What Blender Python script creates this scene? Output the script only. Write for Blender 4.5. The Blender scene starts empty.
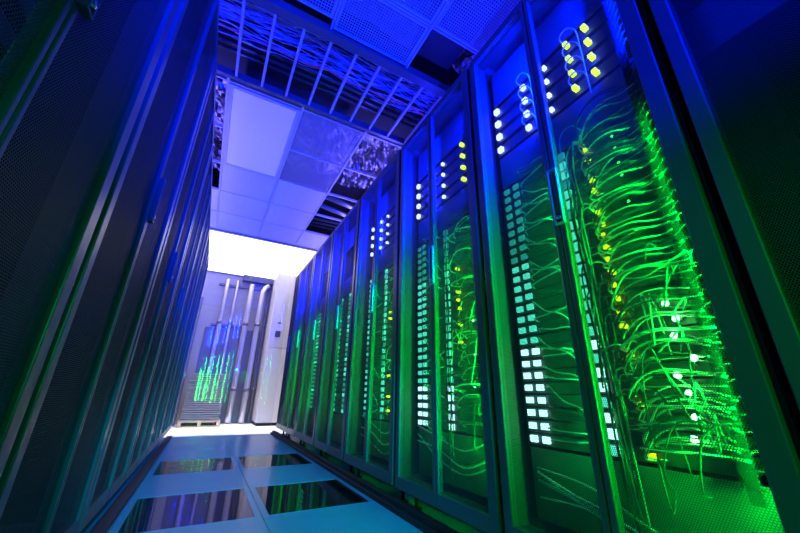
import bpy, bmesh, math, random
from mathutils import Vector, Matrix
random.seed(7)
S = bpy.context.scene
C = S.collection
PI = math.pi

# ------------------------------------------------------------------ materials
def mat(name, col, rough=.5, metal=0., emit=None, es=0., spec=.5, noise=0., nscale=8., bump=0., bscale=30.):
    m = bpy.data.materials.new(name); m.use_nodes = True
    nt = m.node_tree; b = nt.nodes['Principled BSDF']
    b.inputs['Base Color'].default_value = (*col, 1)
    b.inputs['Roughness'].default_value = rough
    b.inputs['Metallic'].default_value = metal
    b.inputs['Specular IOR Level'].default_value = spec
    if emit:
        b.inputs['Emission Color'].default_value = (*emit, 1)
        b.inputs['Emission Strength'].default_value = es
    tc = nt.nodes.new('ShaderNodeTexCoord')
    if noise > 0:
        n = nt.nodes.new('ShaderNodeTexNoise'); n.inputs['Scale'].default_value = nscale; n.inputs['Detail'].default_value = 4
        nt.links.new(tc.outputs['Object'], n.inputs['Vector'])
        r = nt.nodes.new('ShaderNodeMix'); r.data_type = 'RGBA'
        r.inputs['A'].default_value = (*[c*(1-noise) for c in col], 1)
        r.inputs['B'].default_value = (*[min(1, c*(1+noise)) for c in col], 1)
        nt.links.new(n.outputs['Fac'], r.inputs['Factor']); nt.links.new(r.outputs['Result'], b.inputs['Base Color'])
    if bump > 0:
        n = nt.nodes.new('ShaderNodeTexNoise'); n.inputs['Scale'].default_value = bscale; n.inputs['Detail'].default_value = 5
        nt.links.new(tc.outputs['Object'], n.inputs['Vector'])
        bp = nt.nodes.new('ShaderNodeBump'); bp.inputs['Strength'].default_value = bump; bp.inputs['Distance'].default_value = .02
        nt.links.new(n.outputs['Fac'], bp.inputs['Height']); nt.links.new(bp.outputs['Normal'], b.inputs['Normal'])
    return m

def perforated(name, col, pitch, rad, rough=.6):
    """sheet metal with staggered round holes, pattern in the panel's own y-z plane"""
    m = bpy.data.materials.new(name); m.use_nodes = True
    nt = m.node_tree; N = nt.nodes; L = nt.links
    b = N['Principled BSDF']; b.inputs['Base Color'].default_value = (*col, 1)
    b.inputs['Roughness'].default_value = rough; b.inputs['Metallic'].default_value = 0.0
    b.inputs['Specular IOR Level'].default_value = .35
    out = N['Material Output']
    tc = N.new('ShaderNodeTexCoord'); sp = N.new('ShaderNodeSeparateXYZ'); L.new(tc.outputs['Object'], sp.inputs[0])
    def M(op, a, bb=None):
        n = N.new('ShaderNodeMath'); n.operation = op
        for i, v in enumerate((a, bb)):
            if v is None: continue
            if isinstance(v, (int, float)): n.inputs[i].default_value = v
            else: L.new(v, n.inputs[i])
        return n.outputs[0]
    def lattice(off):
        u = M('SUBTRACT', M('FRACT', M('ADD', M('DIVIDE', sp.outputs['Y'], pitch), 100 + off)), .5)
        v = M('SUBTRACT', M('FRACT', M('ADD', M('DIVIDE', sp.outputs['Z'], pitch*1.732), 100 + off)), .5)
        v = M('MULTIPLY', v, 1.732)
        return M('ADD', M('MULTIPLY', u, u), M('MULTIPLY', v, v))
    d = M('MINIMUM', lattice(0), lattice(.5))
    hole = M('LESS_THAN', d, (rad/pitch)**2)
    tr = N.new('ShaderNodeBsdfTransparent'); mx = N.new('ShaderNodeMixShader')
    L.new(hole, mx.inputs[0]); L.new(b.outputs[0], mx.inputs[1]); L.new(tr.outputs[0], mx.inputs[2])
    L.new(mx.outputs[0], out.inputs['Surface'])
    return m

def see_through(name, col, amount, rough=.3, metal=0., bump=0.):
    m = mat(name, col, rough, metal, bump=bump, bscale=9)
    nt = m.node_tree; b = nt.nodes['Principled BSDF']; out = nt.nodes['Material Output']
    tr = nt.nodes.new('ShaderNodeBsdfTransparent'); mx = nt.nodes.new('ShaderNodeMixShader')
    mx.inputs[0].default_value = amount
    nt.links.new(b.outputs[0], mx.inputs[1]); nt.links.new(tr.outputs[0], mx.inputs[2]); nt.links.new(mx.outputs[0], out.inputs['Surface'])
    return m

def pane_glass(name):
    m = bpy.data.materials.new(name); m.use_nodes = True
    nt = m.node_tree; nt.nodes.remove(nt.nodes['Principled BSDF']); out = nt.nodes['Material Output']
    tr = nt.nodes.new('ShaderNodeBsdfTransparent'); gl = nt.nodes.new('ShaderNodeBsdfGlossy'); gl.inputs['Roughness'].default_value = .02
    tr.inputs[0].default_value = (.93, .94, .97, 1)
    fr = nt.nodes.new('ShaderNodeFresnel'); fr.inputs['IOR'].default_value = 1.5
    mx = nt.nodes.new('ShaderNodeMixShader')
    nt.links.new(fr.outputs[0], mx.inputs[0]); nt.links.new(tr.outputs[0], mx.inputs[1]); nt.links.new(gl.outputs[0], mx.inputs[2]); nt.links.new(mx.outputs[0], out.inputs['Surface'])
    return m

M = {
 'frame': mat('black_powder_coat', (.06, .06, .07), .5, 0.0, spec=.3),
 'stile': mat('satin_dark_grey_paint', (.12, .12, .13), .36, .2, spec=.5),
 'panel': mat('matte_black_panel', (.02, .02, .024), .85, spec=.15),
 'rubber': mat('black_rubber', (.012, .012, .014), .6),
 'mesh': perforated('perforated_black_steel', (.055, .055, .06), .0054, .00195),
 'catch_panel': mat('grey_light_catch_panel', (.14, .145, .16), .4, noise=.25, nscale=9),
 'chassis': mat('dark_equipment_steel', (.085, .09, .095), .38, .3, noise=.3, nscale=40),
 'chrome': mat('polished_handle_metal', (.5, .5, .55), .2, .8),
 'cable': mat('grey_cable_jacket', (.42, .48, .45), .28, 0, spec=.7),
 'cable_dark': mat('dark_cable_jacket', (.06, .08, .08), .25, 0, spec=.8),
 'cable_pale': mat('pale_cable_jacket', (.75, .8, .8), .3, 0, spec=.7),
 'cable_blue': mat('blue_wire_jacket', (.25, .3, .75), .35),
 'cable_red': mat('red_wire_jacket', (.95, .12, .2), .4),
 'finger': mat('pale_plastic_finger', (.16, .20, .20), .35),
 'sq_hot': mat('lit_port_white', (.1, .1, .1), .3, emit=(.45, 1, 1), es=3.2),
 'sq_mid': mat('lit_port_cyan', (.1, .1, .1), .3, emit=(.08, .85, .62), es=1.6),
 'sq_dim': mat('lit_port_teal', (.1, .1, .1), .3, emit=(.03, .55, .45), es=.8),
 'sq_blue': mat('lit_port_blue_white', (.1, .1, .1), .3, emit=(.45, .6, 1), es=4),
 'yellow': mat('yellow_green_indicator', (.02, .03, .0), .5, emit=(.62, 1, .0), es=2.8),
 'green': mat('green_indicator', (.1, .1, .05), .3, emit=(.12, 1, .18), es=42),
 'greenlow': mat('dim_green_indicator', (.1, .1, .05), .3, emit=(.05, .9, .15), es=2.5),
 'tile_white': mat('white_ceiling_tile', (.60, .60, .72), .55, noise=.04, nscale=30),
 'tbar': mat('white_painted_steel', (.50, .50, .55), .4),
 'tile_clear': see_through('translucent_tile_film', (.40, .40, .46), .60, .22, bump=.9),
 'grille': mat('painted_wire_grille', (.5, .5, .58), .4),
 'rim': mat('bright_handle_rim', (.5, .5, .55), .3, .3),
 'foil': mat('crinkled_silver_foil', (.28, .26, .30), .38, 1., bump=.6, bscale=7),
 'plenum': mat('dark_plenum_concrete', (.03, .03, .04), .8),
 'duct': mat('galvanised_duct', (.45, .45, .5), .35, .8),
 'diffuser': mat('lamp_diffuser', (.6, .6, .7), .4, emit=(.20, .19, 1), es=.46),
 'lamp_hot': mat('fluorescent_diffuser', (.9, .9, .9), .4, emit=(1, .93, 1), es=2.2),
 'wall': mat('painted_plaster_wall', (.33, .31, .36), .7, noise=.05, nscale=5),
 'floor': mat('floor_tile_blue_light_tint', (.035, .34, .52), .24, noise=.06, nscale=12),  # blue-teal cast of the aisle light is mixed into this tile colour
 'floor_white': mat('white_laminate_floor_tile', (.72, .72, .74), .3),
 'floorgap': mat('floor_joint', (.02, .02, .03), .6),
 'blackglass': mat('glossy_black_glass', (.006, .007, .009), .03, spec=1.0),
 'cabinet': mat('off_white_cabinet_paint', (.56, .54, .57), .4),
 'cabinet_dark': mat('dark_display_plastic', (.05, .06, .09), .3),
 'pipe': mat('brushed_pipe_jacket', (.62, .60, .66), .3, .7, bump=.15, bscale=14),
 'pipe_dark': mat('grey_pipe_lagging', (.13, .13, .18), .45, .2),
 'stack': mat('grey_stacked_panel', (.24, .23, .26), .5),
 'stack_dark': mat('dark_lagging', (.07, .06, .08), .5, noise=.4, nscale=6),
 'wood': mat('pale_pallet_wood', (.62, .42, .24), .6, noise=.2, nscale=14),
 'glass': pane_glass('clear_pane_glass'),
}

# ------------------------------------------------------------------ mesh helpers
def box(bm, x0, x1, y0, y1, z0, z1, bev=0.):
    vs = [bm.verts.new((x, y, z)) for z in (z0, z1) for y in (y0, y1) for x in (x0, x1)]
    fs = []
    for f in ((0, 2, 3, 1), (4, 5, 7, 6), (0, 1, 5, 4), (2, 6, 7, 3), (0, 4, 6, 2), (1, 3, 7, 5)):
        fs.append(bm.faces.new([vs[i] for i in f]))
    if bev > 0:
        es = list({e for f in fs for e in f.edges})
        bmesh.ops.bevel(bm, geom=es, offset=bev, segments=2, affect='EDGES', profile=.5)

def tube(bm, pts, r, n=6, cap=True):
    pts = [Vector(p) for p in pts]; rings = []
    up = Vector((0.13, .21, .97)).normalized()
    for i, p in enumerate(pts):
        t = (pts[min(i+1, len(pts)-1)] - pts[max(i-1, 0)]).normalized()
        a = t.cross(up)
        if a.length < .05: a = t.cross(Vector((1, 0, 0)))
        a.normalize(); b = t.cross(a)
        if rings:                                           # keep the ring from twisting
            pa = prev
            a = (pa - t*pa.dot(t)).normalized(); b = t.cross(a)
        prev = a
        rr = r[i] if isinstance(r, (list, tuple)) else r
        rings.append([bm.verts.new(p + (a*math.cos(2*PI*k/n) + b*math.sin(2*PI*k/n))*rr) for k in range(n)])
    for q in range(len(rings)-1):
        for k in range(n):
            bm.faces.new((rings[q][k], rings[q][(k+1) % n], rings[q+1][(k+1) % n], rings[q+1][k]))
    if cap:
        bm.faces.new(rings[0][::-1]); bm.faces.new(rings[-1])

def spline(ctrl, n=5):
    """Catmull-Rom through the control points"""
    P = [Vector(c) for c in ctrl]; P = [P[0]*2-P[1]] + P + [P[-1]*2-P[-2]]; out = []
    for i in range(1, len(P)-2):
        for k in range(n):
            t = k/n; a, b, c, d = P[i-1:i+3]
            out.append(.5*((2*b) + (c-a)*t + (2*a-5*b+4*c-d)*t*t + (3*b-a-3*c+d)*t**3))
    out.append(P[-2]); return out

def obj(name, bm, m, parent=None, smooth=False):
    me = bpy.data.meshes.new(name)
    bmesh.ops.recalc_face_normals(bm, faces=bm.faces)
    bm.to_mesh(me); bm.free(); me.materials.append(m)
    if smooth:
        for p in me.polygons: p.use_smooth = True
    o = bpy.data.objects.new(name, me); C.objects.link(o)
    if parent: o.parent = parent
    return o
def tag(o, label, cat, group=None, kind=None):
    o['label'] = label; o['category'] = cat
    if group: o['group'] = group
    if kind: o['kind'] = kind
    return o
def thing(name, label, cat, loc=(0, 0, 0), rz=0., group=None):
    o = bpy.data.objects.new(name, None); o.empty_display_size = .1; C.objects.link(o)
    o.location = loc; o.rotation_euler = (0, 0, rz)
    return tag(o, label, cat, group)
def struct(name, bm, m, smooth=False):
    o = obj(name, bm, m, None, smooth); o['kind'] = 'structure'; return o
def dup(root, loc, rz=0., label=None, group=None):
    def cp(o, par):
        c = o.copy(); C.objects.link(c); c.parent = par
        for ch in list(o.children): cp(ch, c)
        return c
    r = cp(root, None); r.location = loc; r.rotation_euler = (0, 0, rz)
    if label: r['label'] = label
    if group: r['group'] = group
    return r
def B(): return bmesh.new()
def b1(*a, **k):
    bm = B(); box(bm, *a, **k); return bm

# ------------------------------------------------------------------ the room
XR, XL, TOP, CZ = .985, -.278, 2.34, 2.89
FX = [-3.04 + .6*i for i in range(12)]; FX = [-.24 + .6*i for i in range(-4, 7)]
FY0 = 2.02
bm = B(); box(bm, -2.7, 4.0, -2.4, 7.9, -.08, -.03)
sub = struct('trim_1', bm, M['floorgap'])                      # dark slab that shows in the tile joints
dark = {(4, r) for r in (0, 2)} | {(5, r) for r in (0, 2)}
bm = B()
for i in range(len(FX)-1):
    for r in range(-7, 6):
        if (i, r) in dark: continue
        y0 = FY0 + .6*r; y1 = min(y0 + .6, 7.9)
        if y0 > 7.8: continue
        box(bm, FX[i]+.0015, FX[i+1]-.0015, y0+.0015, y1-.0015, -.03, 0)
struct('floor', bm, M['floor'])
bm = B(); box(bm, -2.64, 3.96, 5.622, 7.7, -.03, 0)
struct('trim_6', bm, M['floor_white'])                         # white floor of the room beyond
names = {(4, 0): 'glossy black floor panel at left of the nearest dark pair', (5, 0): 'glossy black floor panel at right of the nearest dark pair, beside the right racks',
         (4, 2): 'glossy black floor panel at left of the farther dark pair', (5, 2): 'glossy black floor panel at right of the farther dark pair, beside the right racks'}
for (i, r), lab in names.items():
    y0 = FY0 + .6*r
    t = thing('floor_panel', lab, 'floor panel', (FX[i], y0, -.03))
    bm = B(); g = .033
    box(bm, .0015, .5985, .0015, .012, 0, .03); box(bm, .0015, .5985, .588, .5985, 0, .03)
    box(bm, .0015, g, .012, .588, 0, .03); box(bm, .6-g, .5985, .012, .588, 0, .03)
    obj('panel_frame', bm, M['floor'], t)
    obj('glass_inset', b1(g+.001, .6-g-.001, .013, .587, .004, .029), M['blackglass'], t)

bm = B(); box(bm, -2.7, 4.0, 7.7, 7.9, 0, 3.6)
struct('wall_back', bm, M['wall'])
bm = B(); box(bm, 3.85, 4.0, -2.4, 7.7, 0, 3.6); struct('wall_right', bm, M['wall'])
bm = B(); box(bm, -2.7, -2.55, -2.4, 7.7, 0, 3.6); struct('wall_left', bm, M['wall'])
bm = B(); box(bm, -2.55, 3.85, -2.4, -2.25, 0, 3.6); struct('wall_front', bm, M['panel'])
bm = B(); box(bm, -2.55, 3.85, -2.25, 7.7, 3.6, 3.7); struct('ceiling', bm, M['plenum'])
# low kerb rails between the tiles and the cabinets
bm = B(); box(bm, .955, 1.02, -1.5, 5.62, 0, .022); box(bm, .975, 1.01, -1.5, 5.62, .022, .045)
struct('trim_2', bm, M['rubber'])
bm = B(); box(bm, -.30, -.245, -1.5, 5.58, 0, .02)
struct('trim_3', bm, M['rubber'])

# ------------------------------------------------------------------ suspended ceiling
GX = [-.285 + .595*i for i in range(-3, 6)]         # ..., -.285, .31, .905, 1.5, ...
GY = [2.44 + .6*i for i in range(-6, 6)]            # -1.16 ... 5.44
bm = B()
LAD = (1.70, 2.36)
for x in GX:
    for y0, y1 in ((-1.16, 1.64), (2.40, 5.45)): h = .007 if y0 < 0 else .010; box(bm, x-h, x+h, y0, y1, CZ, CZ+.03)
for y in [.09, .69, 1.29] + [q for q in GY if q > 2.4]:
    for i in range(len(GX)-1):
        if i == 3 and abs(y-3.04) < .01: continue                # the lamp panel spans two cells
        h = .006 if y < 2 or i != 5 else .010
        box(bm, GX[i]+.0111, GX[i+1]-.0111, y-h, y+h, CZ+.002, CZ+.028)
pass
struct('trim_4', bm, M['tbar'])                     # the T-bar grid
colname = {1: 'far left column', 2: 'left column', 3: 'middle column', 4: 'right column', 5: 'outer right column'}
ROWN = {0: 'first', 1: 'second', 2: 'third', 3: 'fourth', 4: 'fifth'}
def tile_cell(i, y0): return GX[i]+.012, GX[i+1]-.012, y0+.012, y0+.588
CN = {2: 'over the left racks', 3: 'in the column of the lit panel', 4: 'in the column right of the lit panel', 5: 'above the right racks'}
def white_tile(i, r, m='tile_white', nm='ceiling_tile'):
    x0, x1, y0, y1 = tile_cell(i, 2.44+.6*r)
    what = 'translucent ceiling tile with foil showing through' if m == 'tile_clear' else 'smooth lavender-lit ceiling tile'
    where = ['beside the near half of the lit panel', 'beside the far half of the lit panel', 'in the row just beyond the lit panel', 'in the second row beyond the lit panel', 'in the row touching the bright tube light'][r]
    bm = B(); box(bm, x0, x1, y0, y1, CZ+.006, CZ+(.012 if m == 'tile_clear' else .024), bev=.002)
    tag(obj(nm, bm, M[m]), f'{what}, {CN[i]}, {where}', 'ceiling tile')
# columns: 2 = left outer (x<-.285), 3 = light column, 4 = middle, 5 = over right racks
for r in (2, 3, 4): white_tile(3, r)
for r in (2, 3, 4): white_tile(4, r)
for r in (0, 1): white_tile(4, r, 'tile_clear')
white_tile(5, 4)
for r in (3, 4): white_tile(2, r)
# the big 0.6 x 1.2 lamp panel
t = thing('ceiling_light', 'large lavender glowing light panel in the ceiling behind the cable ladder', 'ceiling light', (GX[3]+.012, 2.46, CZ))
bm = B(); w, l = .571, 1.17
box(bm, 0, w, 0, .03, -.004, .05); box(bm, 0, w, l-.03, l, -.004, .05); box(bm, 0, .03, .03, l-.03, -.004, .05); box(bm, w-.03, w, .03, l-.03, -.004, .05)
obj('lamp_frame', bm, M['tbar'], t)
obj('diffuser', b1(.031, w-.031, .031, l-.031, .002, .012), M['diffuser'], t)
obj('light_shield', b1(0, w, 0, l, .0501, .10), M['tbar'], t)  # unseen cover added to block light leaking up into the void
# grille tiles nearest the camera
def grille(i, y0, yb, lab):
    x0, x1, ya, _ = tile_cell(i, y0); yb -= .012
    t = thing('ceiling_grille', lab, 'ceiling grille', (x0, ya, CZ+.004))
    w, l = x1-x0, yb-ya
    bm = B()
    box(bm, 0, w, 0, .014, 0, .012); box(bm, 0, w, l-.014, l, 0, .012); box(bm, 0, .014, .014, l-.014, 0, .012); box(bm, w-.014, w, .014, l-.014, 0, .012)
    obj('grille_frame', bm, M['grille'], t)
    bm = B(); n = 32
    for k in range(1, n):
        x = w*k/n; box(bm, x-.0021, x+.0021, .014, l-.014, .001, .006)
    n = max(2, int(l/.0178))
    for k in range(1, n):
        y = l*k/n; box(bm, .014, w-.014, y-.0021, y+.0021, .0062, .010)
    obj('grille_mesh', bm, M['grille'], t)
for i, y0, y1, lab in ((4, 1.29, 1.64, 'square-mesh ceiling grille bordering the cable ladder, left of the open hatch'),
                   (4, .69, 1.29, 'square-mesh ceiling grille at the top edge, up and left from the open hatch'),
                   (5, .69, 1.29, 'square-mesh ceiling grille between the open hatch and the tops of the nearest right racks'),
                   (3, 1.29, 1.58, 'square-mesh ceiling grille at the top edge, beside the dark gap before the ladder')):
    grille(i, y0, y1, lab)

# foil and duct in the void
random.seed(3)
def foil_sheet(x0, x1, y0, y1, z, amp, name, lab):
    bm = B(); nx = int((x1-x0)/.03); ny = int((y1-y0)/.03); g = []
    from mathutils import noise
    for j in range(ny+1):
        row = []
        for i in range(nx+1):
            x = x0+(x1-x0)*i/nx; y = y0+(y1-y0)*j/ny
            v = noise.noise(Vector((x*5, y*4, z)))*amp + abs(noise.noise(Vector((x*13, y*11, 3))))*amp*.8 + random.uniform(-1, 1)*amp*.04
            row.append(bm.verts.new((x, y, z+v)))
        g.append(row)
    for j in range(ny):
        for i in range(nx): bm.faces.new((g[j][i], g[j][i+1], g[j+1][i+1], g[j+1][i]))
    o = obj(name, bm, M['foil'])
    md = o.modifiers.new('thickness', 'SOLIDIFY'); md.thickness = .004; md.offset = 1
    tag(o, lab, 'foil insulation')
foil_sheet(.95, 2.3, 2.62, 3.75, 3.18, .09, 'foil_insulation', 'crumpled silver foil insulation above the open ceiling cells at right')
foil_sheet(-.2, .93, 2.62, 3.65, 3.16, .08, 'foil_insulation', 'crumpled silver foil above the translucent ceiling tiles beside the lit panel')
foil_sheet(-1.4, -.30, 2.62, 4.2, 3.15, .10, 'foil_insulation', 'crumpled silver foil above the open cells along the left racks')
foil_sheet(-.2, .93, .9, 1.64, 3.14, .08, 'foil_insulation', 'crumpled silver foil above the nearest ceiling grilles')
foil_sheet(1.32, 2.3, .4, 1.64, 3.12, .08, 'foil_insulation', 'crumpled silver foil at the edge of the open hatch')
tag(obj('air_duct', b1(.95, 1.30, .2, 1.64, 3.1, 3.4, bev=.01), M['stack_dark']), 'smooth dark duct above the open hatch near the top right', 'duct')
for k, (y, z) in enumerate(((3.98, 2.99), (4.28, 3.02))):
    bm = B(); tube(bm, [(.95, y-.12, z), (1.5, y, z), (2.4, y+.1, z)], .035, 14)
    tag(obj('ceiling_pipe', bm, M['duct'], smooth=True), ['nearer', 'farther'][k] + ' of two silver pipes crossing an open ceiling cell at right', 'pipe')
for k in range(3):
    bm = B(); y = 4.62+.16*k; tube(bm, [(.95, y, 3.04+.02*k), (2.6, y-.1, 3.04+.02*k)], .022, 10)
    tag(obj('conduit', bm, M['cable_dark'], smooth=True), f"dark conduit in the last open ceiling cell at right, {['nearest', 'middle', 'farthest'][k]} of three", 'conduit')
for k, y in enumerate((1.30, 4.85)):
    bm = B(); pts = spline([(1.0+.05*k, y, 3.1), (1.12, y+.05, 2.99), (1.22, y, 2.97), (1.3, y+.12, 3.02), (1.42, y+.05, 3.08)], 6); tube(bm, pts, .006, 6)
    tag(obj('ceiling_cable', bm, M['rubber'], smooth=True), ['loose black cable looping in the open hatch near the top right', 'loose black cable in the farthest open ceiling cell'][k], 'cable')
tag(obj('air_duct', b1(-1.6, 2.3, 2.12, 2.60, 3.14, 3.45, bev=.01), M['plenum']), 'dark duct running across above the ladder rungs beyond the cables', 'duct')
for k in range(3):
    bm = B(); y = 2.14+.09*k; tube(bm, [(-1.5, y, 3.04+.03*k), (2.3, y, 3.02+.03*k)], .018, 10)
    tag(obj('conduit', bm, M['cable_dark'], smooth=True), f"dark conduit above the ladder rungs, {['nearest', 'middle', 'farthest'][k]} of three", 'conduit')

# cable ladder (rungs run along the aisle)
t = thing('cable_ladder', 'blue-lit steel cable ladder crossing the ceiling between the grilles and the light panel', 'cable ladder', (-1.6, LAD[0], CZ-.02))
L = 4.0; D = LAD[1]-LAD[0]
bm = B(); box(bm, 0, L, -.055, .008, 0, .012); box(bm, 0, L, -.055, -.050, .012, .07); box(bm, 0, L, .003, .008, .012, .07); obj('side_rail', bm, M['stile'], t)
bm = B(); box(bm, 0, L, D-.008, D+.025, 0, .010); box(bm, 0, L, D-.008, D-.003, .010, .06); box(bm, 0, L, D+.02, D+.025, .010, .06); obj('side_rail', bm, M['stile'], t)
r0 = b1(-.009, .009, .008, D-.008, .004, .034, bev=.002); rp = None
x = 1.6 - .04 - .19*6
while x < L:
    if rp is None: rp = obj('rung', r0, M['tbar'], t); rp.location.x = x
    else:
        c = rp.copy(); C.objects.link(c); c.location.x = x
    x += .19
random.seed(11)
for k in range(40):
    y, z = (1.98, 2.911) if k == 20 else (random.uniform(1.74, 2.03), random.uniform(2.922, 2.99)); pts = []
    ph = random.uniform(0, 6); am = .008 if k == 20 else random.uniform(.01, .06)
    for q in range(16):
        xx = -1.0+2.6*q/15
        pts.append((xx, min(2.15, max(1.725, y+am*math.sin(xx*random.uniform(4, 6)+ph)+random.uniform(-.02, .02))), z+random.uniform(-.012, .012)))
    bm = B(); tube(bm, spline(pts, 3), (.007 if k == 20 else random.choice((.002, .003, .0045))), 5)
    red = k == 20
    tag(obj('tray_cable', bm, M['cable_red' if red else random.choice(('cable_blue', 'cable_pale', 'cable_blue'))], smooth=True),
        'single red cable among the blue cables on the ladder' if red else 'thin blue-lit cable lying in the tangled bundle on the cable ladder', 'cable', None if red else 'cables on the ladder')

# bright end of the aisle: tube light and luminous panels
t = thing('tube_light', 'slim bright tube light across the aisle end of the ceiling', 'tube light', (-1.4, 5.485, CZ-.0445))
obj('housing', b1(0, 3.6, -.042, .05, .022, .044), M['stile'], t)
bm = B(); tube(bm, [(.02, 0, .008), (3.58, 0, .008)], .012, 12); obj('tube', bm, M['lamp_hot'], t, True)
for i in range(1, 6):
    for r in range(3):
        y0 = 5.54+.705*r
        t = thing('luminous_panel', f"bright white luminous ceiling panel {['beside the tube light', 'in the middle row', 'against the back wall'][r]}, {['far left', 'left', 'centre', 'right', 'far right'][i-1]} column", 'ceiling light', (GX[i]+.0005, y0, CZ))
        w = .594
        bm = B(); box(bm, 0, w, 0, .004, 0, .03); box(bm, 0, w, .700, .704, 0, .03); box(bm, 0, .004, .004, .700, 0, .03); box(bm, w-.004, w, .004, .700, 0, .03)
        obj('lamp_frame', bm, M['tbar'], t)
        obj('diffuser', b1(.0045, w-.0045, .0045, .6995, .001, .014), M['lamp_hot'], t)
        obj('light_shield', b1(0, w, 0, .70, .0301, .09), M['tbar'], t)  # unseen back added so the panel does not light the void above

# ------------------------------------------------------------------ server racks
def handle(parent, y, z, right=True):
    """slim swing handle lying in a raised rectangular rim"""
    w, h = (.018, .112) if right else (.013, .088)
    bm = B()
    box(bm, -.046, -.0325, y-w, y-w+.004, z-h, z+h, bev=.001); box(bm, -.046, -.0325, y+w-.004, y+w, z-h, z+h, bev=.001)
    box(bm, -.046, -.0325, y-w+.004, y+w-.004, z+h-.006, z+h, bev=.001); box(bm, -.046, -.0325, y-w+.004, y+w-.004, z-h, z-h+.006, bev=.001)
    hd = obj('handle', bm, M['rim' if right else 'stile'], parent)
    bm = B(); box(bm, -.044, -.0325, y-.006, y+.006, z-h+.040, z+h-.012, bev=.003); obj('lever', bm, M['frame'], hd)
    bm = B(); tube(bm, [(-.0325, y, z-h+.024), (-.047, y, z-h+.024)], .0075, 14); obj('lock', bm, M['chrome'], hd, True)

def make_rack(W, label, group, loc, rz, hz=1.235, bulk=True, mid=None):
    t = thing('server_rack', label, 'server rack', loc, rz, group)
    D = 1.05; z0, z1 = .10, TOP
    mid = mid or W/2
    bm = B()
    for y in (.004, W-.044):
        for x in (.0, D-.05): box(bm, x, x+.05, y, y+.04, z0, z1)
        box(bm, .05, D-.05, y, y+.04, z0, z0+.05); box(bm, .05, D-.05, y, y+.04, z1-.05, z1)
    for x in (.0, D-.05):
        box(bm, x, x+.05, .044, W-.044, z0, z0+.05); box(bm, x, x+.05, .044, W-.044, z1-.05, z1)
    obj('cabinet_frame', bm, M['frame'], t)
    for y in (.0, W-.0038): obj('side_panel', b1(.01, D-.01, y, y+.0038, z0+.01, z1-.002), M['panel'], t)
    obj('top_panel', b1(0, D, .002, W-.002, z1, z1+.006), M['frame'], t)
    obj('rear_panel', b1(D+.001, D+.008, .004, W-.004, z0, z1), M['panel'], t)
    # two leaves
    for k, (a, b) in enumerate(((.012, mid-.003), (mid+.003, W-.012))):
        hs, ms = .048, .020 if bulk else .013
        l0, l1 = (hs, ms) if k == 0 else (ms, hs-.010)
        bm = B(); X0, X1 = -.032, -.004
        box(bm, X0, X1, a, a+l0, z0+.0, z1-.004, bev=.003); box(bm, X0, X1, b-l1, b, z0+.0, z1-.004, bev=.003)
        box(bm, X0+.001, X1-.001, a+l0, b-l1, z0+.0, z0+.055); box(bm, X0+.001, X1-.001, a+l0, b-l1, z1-.05, z1-.004)
        dr = obj('door', bm, M['stile'], t)
        bm = B(); 
        vs = [bm.verts.new(v) for v in ((-.022, a+l0, z0+.055), (-.022, b-l1, z0+.055), (-.022, b-l1, z1-.05), (-.022, a+l0, z1-.05))]
        bm.faces.new(vs)
        mp = obj('mesh_panel', bm, M['mesh'], dr)
        if k == 0: handle(dr, b-.008, hz, bulk)
    for y in (.07, W-.07):
        for x in (.07, D-.10):
            bm = B(); tube(bm, [(x, y, 0), (x, y, .012), (x, y, .0121), (x, y, .10)], [.028, .028, .010, .010], 12)
            obj('leveling_foot', bm, M['rubber'], t)
    return t

def glow_comb(rack, y):
    bm = B(); box(bm, .062, .072, y+.006, y+.030, .35, 2.2)
    obj('cable_manager', bm, M['panel'], rack)
    bm = B(); z = .38
    while z < 2.15:
        tube(bm, [(.062, y+.02, z), (.035, y-.012, z+.008), (.03, y-.035, z+.012)], .0022, 5); z += .036
    obj('manager_finger', bm, M['finger'], rack)['kind'] = 'stuff'

PR = .803
R_Y = [.26+PR*i for i in range(-1, 7)]
ordR = ['black mesh-door server rack at the right edge, nearest the camera, dark inside',
        'black mesh-door server rack with eight yellow lights on top and the brightest green glow',
        'black mesh-door server rack in the right row, next beyond the brightest green one',
        'black mesh-door server rack in the right row, second beyond the brightest green one',
        'black mesh-door server rack in the right row, third beyond the brightest green one',
        'black mesh-door server rack in the right row, fourth beyond the brightest green one',
        'black mesh-door server rack in the right row, next to last before the white cabinet',
        'narrow black server rack ending the right row by the white cabinet']
racksR = []
for k, y in enumerate(R_Y):
    W = PR-.006 if k < 7 else .5
    if k == 7: W = .36
    rk = make_rack(W, ordR[k], 'racks in the right row', (XR+.034, y+.003, 0), 0, mid=(.40 if k < 7 else None))
    racksR.append(rk)
    if k < 5: glow_comb(rk, .10)
    for za, zb in ((.16, .385), (1.52, 1.70), (2.05, 2.28)):
        obj('light_catch_panel', b1(.104, .112, .05, .76, za, zb, bev=.002), M['catch_panel'], rk)  # grey panels added behind the mesh to catch the rack light
PL = .8
L_Y = [.94+.8*i for i in range(-2, 6)]
ordL = ['black mesh-door server rack in the left row, nearest the camera at the left edge',
        'black mesh-door server rack in the left row, with its handle near the top left corner',
        'black mesh-door server rack in the left row, just past the widest bright stile pair',
        'black mesh-door server rack in the left row, second past the widest bright stile pair',
        'black mesh-door server rack in the left row, third past the widest bright stile pair',
        'black mesh-door server rack in the left row, fourth past the widest bright stile pair',
        'black mesh-door server rack in the left row, fifth past the widest bright stile pair',
        'narrow black server rack ending the left row at the bright doorway']
for k, y in enumerate(L_Y):
    W = PL-.006 if k < 7 else .62
    make_rack(W, ordL[k], 'racks in the left row', (XL-.034, y+.003+W, 0), PI, hz=1.20, bulk=False)

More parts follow.
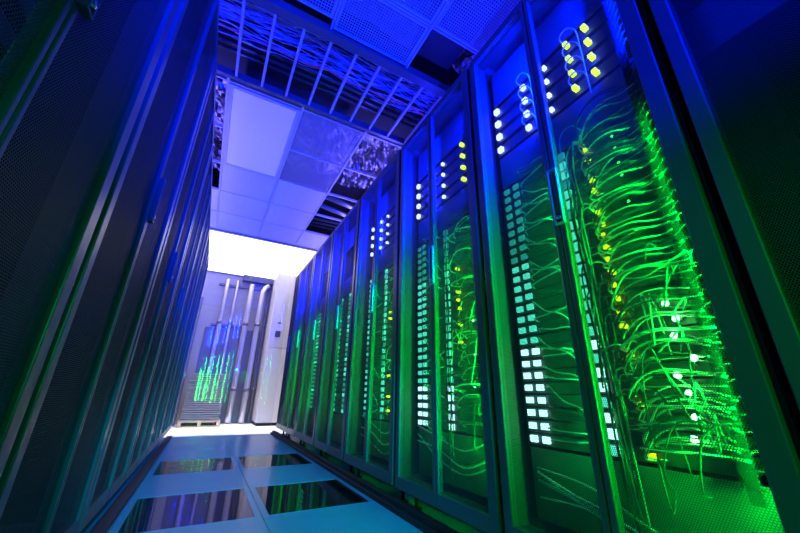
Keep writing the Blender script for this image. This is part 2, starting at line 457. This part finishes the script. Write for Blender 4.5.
# ------------------------------------------------------------------ equipment
def unit(kind, sq, led, h=.040):
    """1U switch; origin at the rack's left mounting corner, local y from the rack boundary"""
    t = thing('network_switch', kind, 'network switch', (0, 0, 0))
    bm = B(); box(bm, .10, .62, .135, .765, 0, h, bev=.0015)
    obj('chassis', bm, M['chassis'], t)
    for y in (.675, .73): obj('port', b1(.088, .0995, y-.0145, y+.0145, .010, h-.008, bev=.001), M[sq], t)
    if led: obj('transceiver', b1(.074, .0995, .318, .332, .012, .026, bev=.003), M[led], t)
    return t
def status(t, m, w=.03):
    obj('status_display', b1(.085, .0995, .43-w/2, .43+w/2, .006, .034, bev=.001), M[m], t)
protos = {}
for key, sq, led, st in (('hot', 'sq_hot', 'yellow', 'sq_mid'), ('mid', 'sq_mid', 'yellow', 'sq_mid'), ('dim', 'sq_dim', None, 'sq_dim'), ('dimy', 'sq_dim', 'yellow', 'sq_mid'), ('hot0', 'sq_hot', None, 'sq_hot'), ('mid0', 'sq_mid', None, 'sq_mid')):
    p = unit('', sq, led); status(p, st); protos[key] = p
used = set()
def place(key, loc, label, group, rz=0):
    if key not in used:
        used.add(key); p = protos[key]; p.location = loc; p.rotation_euler = (0, 0, rz); p['label'] = label; p['group'] = group; return p
    return dup(protos[key], loc, rz, label, group)
random.seed(5)
where = {1: 'the brightest green rack', 2: 'the first rack beyond the brightest green one', 3: 'the second rack beyond the brightest green one', 4: 'the third rack beyond the brightest green one', 5: 'the fourth rack beyond the brightest green one'}
for k in (1, 2, 3, 4, 5):
    n = 25
    for q in range(n):
        z = .395 + .0445*q
        if k == 1: key = ('hot' if q % 3 == 0 else 'hot0') if q < 8 else ('mid' if q % 4 != 1 else ('hot0' if random.random() < .5 else 'mid')) if q < 16 else ('dimy' if q % 3 else 'dim')
        elif k == 2: key = 'hot0' if q < 5 else random.choice(('mid', 'mid0', 'mid0')) if q < 19 else 'dim'
        else: key = random.choice(('mid0', 'dim', 'mid' if k == 3 else 'dim'))
        place(key, (XR+.034, R_Y[k], z), f'thin lit switch stacked inside {where[k]}', f'lower switch stack, right row rack {["", "one", "two", "three", "four", "five"][k]}')
# upper switch block: four 2U switches with lit transceivers
def upper(near_m, nears, far_m):
    t = thing('upper_switch', '', 'network switch', (0, 0, 0))
    obj('chassis', b1(.10, .62, .135, .765, 0, .06, bev=.002), M['chassis'], t)
    for y in nears: obj('transceiver', b1(.070, .0995, y-.010, y+.010, .020, .040, bev=.003), M[near_m], t)
    for y in ((.43, .009), (.555, .012), (.735, .014)): obj('indicator_light', b1(.080, .0995, y[0]-y[1], y[0]+y[1], .016, .016+2*y[1], bev=.002), M[far_m], t)
    return t
ordz = ['lowest', 'second from bottom', 'second from top', 'topmost']
for k, (nears, far) in {1: ((.31, .225), 'sq_blue'), 2: ((.225,), 'sq_blue'), 3: ((.225,), 'sq_blue')}.items():
    p = None
    for q in range(4):
        lab = f'upper switch, {ordz[q]} of four, inside {where[k]}'
        loc = (XR+.034, R_Y[k], 1.71+.083*q)
        if p is None:
            p = upper('yellow' if k < 3 else 'sq_blue', nears, far); p.location = loc; p['label'] = lab; p['group'] = 'upper switch blocks'
        else: dup(p, loc, 0, lab, 'upper switch blocks')
# cable routing panel with bright green lights low in the brightest rack
for k, (zs, sz) in {1: ([.47, .52, .575, .62, .66, .72, .765, .81], .0085), 2: ([.60, .74, .9], .004)}.items():
    for q, z in enumerate(zs):
        yy = R_Y[k] + (.19 if (q % 3) else .205) - (.03 if q in (4, 6) else 0)
        bm = B(); bmesh.ops.create_icosphere(bm, subdivisions=2, radius=sz)
        o = obj('indicator_lamp', bm, M['green'], smooth=True); o.location = (XR+.034+.06, yy, z)
        tag(o, f'green indicator lamp glowing inside {where[k]}', 'indicator lamp', f'green indicator lamps, rack {["", "one", "two"][k]}')
for q, z in enumerate((1.25, 1.30, 1.36, 1.41, 1.15, 1.05)):
    bm = B(); bmesh.ops.create_icosphere(bm, subdivisions=2, radius=.0045)
    o = obj('indicator_lamp', bm, M['greenlow'], smooth=True); o.location = (XR+.034+.06, R_Y[1]+.215, z)
    tag(o, 'small dim green indicator lamp halfway up inside the brightest green rack', 'indicator lamp', 'dim green indicator lamps')

# ------------------------------------------------------------------ patch cables
def cable(name, pts, r, m, lab, grp, n=5):
    bm = B(); tube(bm, spline(pts, n), r, 6); tag(obj(name, bm, M[m], smooth=True), lab, 'cable', grp)
random.seed(21)
X = XR+.034
for k, cnt in ((1, 100), (2, 54), (3, 20)):
    y0 = R_Y[k]
    for q in range(cnt):                           # arcs from the port column over to the cable manager
        z = .41 + 1.12*(q/cnt)**1.2 + random.uniform(-.01, .01)
        o = random.uniform(.008, .065); up = random.uniform(.0, .11)
        pts = [(X+.098, y0+.325+random.uniform(-.03, .02), z), (X+.098-o, y0+.325, z+.01), (X+.09-o, y0+.275, z+up*.8), (X+.085-o*.8, y0+.215, z+up), (X+.07, y0+.16, z+up*.9), (X+.05, y0+.105+random.uniform(-.01, .02), z+up*.75)]
        cable('patch_cable', pts, random.choice((.0022, .0026, .003)), random.choice(('cable', 'cable_dark', 'cable_dark', 'cable_dark', 'cable', 'cable_pale')),
              f'curved patch cable arcing sideways inside {where[k]}', f'arcing patch cables, rack {["", "one", "two", "three"][k]}')
    for q in range(int(cnt*.45)):                  # left loops that drop into a vertical bundle
        z = .45 + 1.1*q/(cnt*.45) + random.uniform(-.02, .02)
        o = random.uniform(.02, .05); dz = random.uniform(.15, .45); yb = y0+random.uniform(.345, .40)
        pts = [(X+.098, y0+.33, z), (X+.098-o, y0+.345, z+.012), (X+.09-o, yb, z-.02), (X+.085-o, yb+random.uniform(-.01, .01), z-dz*.5), (X+.09-o, yb+random.uniform(-.01, .01), max(.2, z-dz))]
        cable('patch_cable', pts, random.choice((.002, .0025)), random.choice(('cable', 'cable_dark', 'cable_dark', 'cable_dark')),
              f'patch cable dropping vertically inside {where[k]}', f'dropping patch cables, rack {["", "one", "two", "three"][k]}')
    for q in range({1: 16, 2: 8}.get(k, 0)):      # a loose tangle low in the rack
        z = random.uniform(.42, .95); ya = random.uniform(.12, .30); yb = random.uniform(.14, .34)
        pts = [(X+.09, y0+ya, z), (X+.05, y0+ya+random.uniform(-.04, .04), z+.05), (X+random.uniform(.03, .06), y0+(ya+yb)/2, z+random.uniform(-.10, .10)), (X+.05, y0+yb, z+random.uniform(-.16, .05)), (X+.09, y0+yb, z-.12)]
        cable('tangled_cable', pts, .0024, random.choice(('cable', 'cable_dark', 'cable_dark')), f'loose tangled cable low inside {where[k]}', f'tangled cables, rack {["", "one", "two", "three"][k]}')
    for q in range(cnt//3):                        # behind the far leaf: cables leaving right of the square ports
        z = .42 + 1.15*q/(cnt//3)
        o = random.uniform(.012, .05); dz = random.uniform(-.10, .04)
        pts = [(X+.098, y0+.645, z), (X+.098-o, y0+.63, z+.005), (X+.09-o, y0+.57, z+dz*.5), (X+.085-o, y0+.50, z+dz*.8), (X+.09-o*.5, y0+.455, z+dz*1.6)]
        cable('patch_cable', pts, .0028, random.choice(('cable', 'cable_dark', 'cable')),
              f'short cable beside lit ports inside {where[k]}', f'port patch cables, rack {["", "one", "two", "three"][k]}')
    for q in range(8 if k == 1 else 4):            # long cables slung across the bottom
        z = random.uniform(.20, .36)
        pts = [(X+.06, y0+.14, z+.02), (X+.05, y0+.3, z-.03), (X+.055, y0+.5, z+random.uniform(0, .05)), (X+.06, y0+.7, z+random.uniform(.03, .10))]
        cable('slung_cable', pts, .0035, random.choice(('cable_pale', 'cable', 'cable_dark')), f'long cable slung low inside {where[k]}', f'slung cables, rack {["", "one", "two", "three"][k]}')
    for q in range(4):                             # bowed cables by the upper block
        z = 1.72+.083*q
        for ya in ((.31, .555) if k == 1 else (.555,)):
            pts = [(X+.098, y0+ya, z+.02), (X+.06, y0+ya+.01, z+.05), (X+.05, y0+ya-.03, z+.06), (X+.06, y0+ya-.06, z+.02), (X+.08, y0+ya-.055, z-.06)]
            cable('looped_cable', pts, .0028, 'cable_pale', f'cable looping by the upper lights inside {where[k]}', f'looped cables, rack {["", "one", "two", "three"][k]}')

# a few lit units in the left row, seen faintly through the mesh
for q in range(10):
    z = .75+.09*q
    place(random.choice(('dim', 'mid0')), (XL-.034, L_Y[1]+.8, z), 'thin switch glowing dimly inside the second-nearest rack of the left row', 'switches in the left row', PI)

# ------------------------------------------------------------------ far room
YB = 7.7
def pipe(pts, r, m, lab):
    t = thing('wall_pipe', lab, 'pipe', (pts[0][0], pts[0][1], 0))
    o = Vector((pts[0][0], pts[0][1], 0)); P = [Vector(p)-o for p in pts]
    bm = B(); tube(bm, spline(P, 6), r, 18); obj('pipe_run', bm, M[m], t, True)
    for zz in (1.85, .6):
        if P[0].z > zz or P[-1].z > zz:
            bm = B(); tube(bm, [(0, 0, zz-.03), (0, 0, zz+.03)], r+.006, 18); obj('pipe_collar', bm, M['pipe_dark'], t, True)
pipe([(.02, 7.6, .02), (.02, 7.6, 1.0), (.03, 7.6, 2.1), (.03, 7.6, 2.66), (.03, 7.66, 2.76)], .036, 'pipe', 'leftmost bright silver pipe on the back wall above the stacked panels')
pipe([(.22, 7.62, .02), (.22, 7.62, 1.2), (.22, 7.62, 2.62), (.22, 7.66, 2.72)], .026, 'pipe', 'slim silver pipe on the back wall, second from left')
pipe([(.50, 7.55, .02), (.50, 7.55, 1.2), (.50, 7.55, 2.4), (.50, 7.55, 2.70)], .050, 'pipe', 'thick silver pipe on the back wall, straight, left of the bent one')
pipe([(.72, 7.5, .02), (.72, 7.5, 1.2), (.72, 7.5, 2.35), (.74, 7.5, 2.6), (.82, 7.55, 2.72)], .050, 'pipe', 'thick silver pipe bending at its top beside the tall white cabinet')
pipe([(.86, 7.62, .02), (.86, 7.62, 1.2), (.86, 7.62, 2.7)], .03, 'pipe_dark', 'dark grey pipe tight against the tall white cabinet')
for z, lab in ((2.62, 'upper'), (1.78, 'middle')):
    t = thing('pipe_bracket', f'{lab} dark bracket rail holding the pipes on the back wall', 'bracket', (-.12, 7.66, z))
    obj('rail', b1(0, .62 if lab == 'middle' else 1.0, 0, .03, 0, .05, bev=.004), M['pipe_dark'], t)
bm = B(); box(bm, .30, .92, 7.52, 7.69, 2.76, 2.88); tag(obj('pipe_shroud', bm, M['cabinet_dark']), 'dark box where the pipes meet the ceiling', 'duct box')
# dark service panel behind the pipes
t = thing('service_panel', 'grey service panel on the back wall behind the pipes', 'panel', (-.20, 7.67, .0))
obj('panel_face', b1(0, 1.02, 0, .028, .02, 1.75, bev=.004), M['pipe_dark'], t)
# dark upright post left
bm = B(); box(bm, -.50, -.33, 7.3, 7.45, 0, 2.25, bev=.005); tag(obj('door_post', bm, M['pipe_dark']), 'dark upright post at the left end of the back wall', 'post')
# pallet + stacked panels
t = thing('wooden_pallet', 'low pale wooden pallet under the stacked grey panels', 'pallet', (-.27, 6.95, 0))
bm = B()
for x in (.0, .28, .56): box(bm, x, x+.05, 0, .55, .018, .075)
obj('bearer', bm, M['wood'], t)
bm = B(); box(bm, 0, .61, -.01, .0, .0, .095)
bm.free(); bm = B()
for y in (0, .23, .46): box(bm, -.005, .615, y, y+.09, .0751, .093)
for y in (0, .46): box(bm, -.005, .615, y, y+.09, 0, .0179)
obj('deck_board', bm, M['wood'], t)
proto = None
random.seed(9)
for q in range(22):
    loc = (-.25+random.uniform(-.006, .006), 6.97+random.uniform(-.006, .006), .0935+.0345*q)
    lab = 'topmost grey panel of the stack on the wooden pallet' if q == 21 else 'grey floor panel lying in the stack on the wooden pallet'
    if proto is None:
        proto = obj('stacked_panel', b1(0, .57, 0, .5, 0, .022, bev=.003), M['stack']); proto.location = loc
        tag(proto, lab, 'floor panel', 'panels stacked on the pallet')
    else:
        c = proto.copy(); C.objects.link(c); c.location = loc; c['label'] = lab
        if q == 21: del c['group']
# tall white cooling cabinet
t = thing('cooling_cabinet', 'tall off-white cooling cabinet with small dark display at the aisle end', 'cabinet', (.91, 6.95, 0))
obj('body', b1(0, 1.1, 0, .7, .05, 2.86, bev=.008), M['cabinet'], t)
obj('plinth', b1(.01, 1.09, .012, .69, 0, .05), M['panel'], t)
d = obj('door', b1(.02, 1.08, -.014, -.001, 1.36, 2.84, bev=.004), M['cabinet'], t)
obj('display', b1(.10, .20, -.020, -.0145, 1.56, 1.68, bev=.002), M['cabinet_dark'], d)
obj('badge', b1(.12, .19, -.018, -.0145, 1.82, 1.85), M['cabinet_dark'], d)
obj('door', b1(.02, 1.08, -.014, -.001, .07, 1.345, bev=.004), M['cabinet'], t)

# glass doors closing the aisle
for k, (hx, w, ang, lab) in enumerate(((-.272, .61, math.radians(6.3), 'clear frameless glass door leaf at the left side of the aisle end'),
                                      (.968, .61, math.radians(-1.2), 'clear frameless glass door leaf at the right side of the aisle end'))):
    t = thing('glass_door', lab, 'glass door', (hx, 5.70, 0), ang if k == 0 else PI+ang)
    obj('pane', b1(0, w, -.004, .004, .012, 2.70), M['glass'], t)

# ------------------------------------------------------------------ lights
def aim(o, d, long):
    z = -d.normalized(); y = (long - z*long.dot(z)).normalized(); x = y.cross(z)
    o.rotation_euler = Matrix((x, y, z)).transposed().to_euler()
def area(name, loc, target, sx, sy, col, power, spread=180, long=(0, 0, 1)):
    l = bpy.data.lights.new(name, 'AREA'); l.shape = 'RECTANGLE'; l.size = sx; l.size_y = sy
    l.color = col; l.energy = power; l.spread = math.radians(spread)
    o = bpy.data.objects.new(name, l); C.objects.link(o); o.location = loc
    aim(o, Vector(target)-Vector(loc), Vector(long)); return o
def spot(name, loc, target, cone, blend, col, power, rad=.03):
    l = bpy.data.lights.new(name, 'SPOT'); l.spot_size = math.radians(cone); l.spot_blend = blend; l.shadow_soft_size = rad
    l.color = col; l.energy = power
    o = bpy.data.objects.new(name, l); C.objects.link(o); o.location = loc
    aim(o, Vector(target)-Vector(loc), Vector((0, 0, 1.01))); return o
BLUE = (.0, .008, 1); GREEN = (.0, 1, .10)
# unseen spots added behind the camera: blue over the upper half, green and teal over the lower half
spot('blue_wash', (.55, -1.6, 1.25), (.50, 2.0, 2.9), 62, .5, (.0, .012, 1), 1500)
spot('green_wash', (.0, -1.0, 1.15), (.95, 1.1, .35), 62, .7, (.0, 1, .08), 60, .2)
spot('teal_wash', (.36, -1.9, 1.5), (.40, 2.6, 0), 24, .5, (.0, .55, 1), 700)
spot('blue_wash', (.80, -1.3, 1.35), (-.30, 1.6, 2.5), 58, .6, (.0, .012, 1), 900)
spot('green_wash', (.75, -1.2, 1.0), (-.30, 1.4, .25), 50, .8, (.0, 1, .25), 26, .2)
# unseen blue area lamps added above both rows to light the ceiling
for xx, tx in ((1.35, 1.1), (-.62, -.4)):
    area('blue_ceiling_fill', (xx, 1.0, 2.40), (tx, 1.0, 3.2), .1, 2.8, (.01, .015, 1), 22, long=(0, 1, 0))
    area('blue_ceiling_fill', (xx, 4.0, 2.40), (tx, 4.0, 3.2), .1, 3.0, (.13, .11, 1), 42, long=(0, 1, 0))
# unseen fill lamps added in each rack behind the stiles, for the inner glow
for k in range(1, 7):
    y = R_Y[k]
    p = {1: 1.0, 2: .8, 3: .55}.get(k, .25)
    area('rack_fill', (X+.028, y+.052, .86), (X+.090, y+.30, .86), .02, 1.1, (.0, 1, .04), 15*p, 110)
    area('rack_fill', (X+.015, y+.43, .90), (X+.085, y+.66, .90), .02, 1.1, (.0, 1, .12), 3*p, 110)
    area('rack_fill', (X+.035, y+.07, 1.97), (X+.065, y+.30, 1.97), .02, .55, BLUE, 34*max(p, .5), 120)
    area('rack_fill', (X+.015, y+.43, 1.97), (X+.055, y+.66, 1.97), .02, .55, BLUE, 34*max(p, .5), 120)
# extra white lamp added under the luminous panels to brighten the room beyond
area('end_fill', (.4, 6.6, 2.86), (.4, 6.6, 0), 1.6, 1.6, (1, .93, 1), 48, 60, long=(0, 1, 0))

w = bpy.data.worlds.new('world'); S.world = w; w.use_nodes = True
w.node_tree.nodes['Background'].inputs[0].default_value = (.01, .05, .2, 1); w.node_tree.nodes['Background'].inputs[1].default_value = .05

# ------------------------------------------------------------------ camera
cd = bpy.data.cameras.new('camera'); cam = bpy.data.objects.new('camera', cd); C.objects.link(cam)
cd.sensor_width = 36; cd.lens = 36*337.7/800; cd.clip_start = .02
r = Vector((0.87753565, -0.4792019, 0.01722564)); d = Vector((0.18419046, 0.30369504, -0.93479581)); f = Vector((0.44272458, 0.82348944, 0.35476764))
m = Matrix((( r.x, -d.x, -f.x, 0), (r.y, -d.y, -f.y, 0), (r.z, -d.z, -f.z, .56), (0, 0, 0, 1)))
cam.matrix_world = m
S.camera = cam
S.view_settings.view_transform = 'Standard'; S.view_settings.look = 'None'; S.view_settings.gamma = 1; S.view_settings.use_curve_mapping = False
S.view_settings.exposure = 0
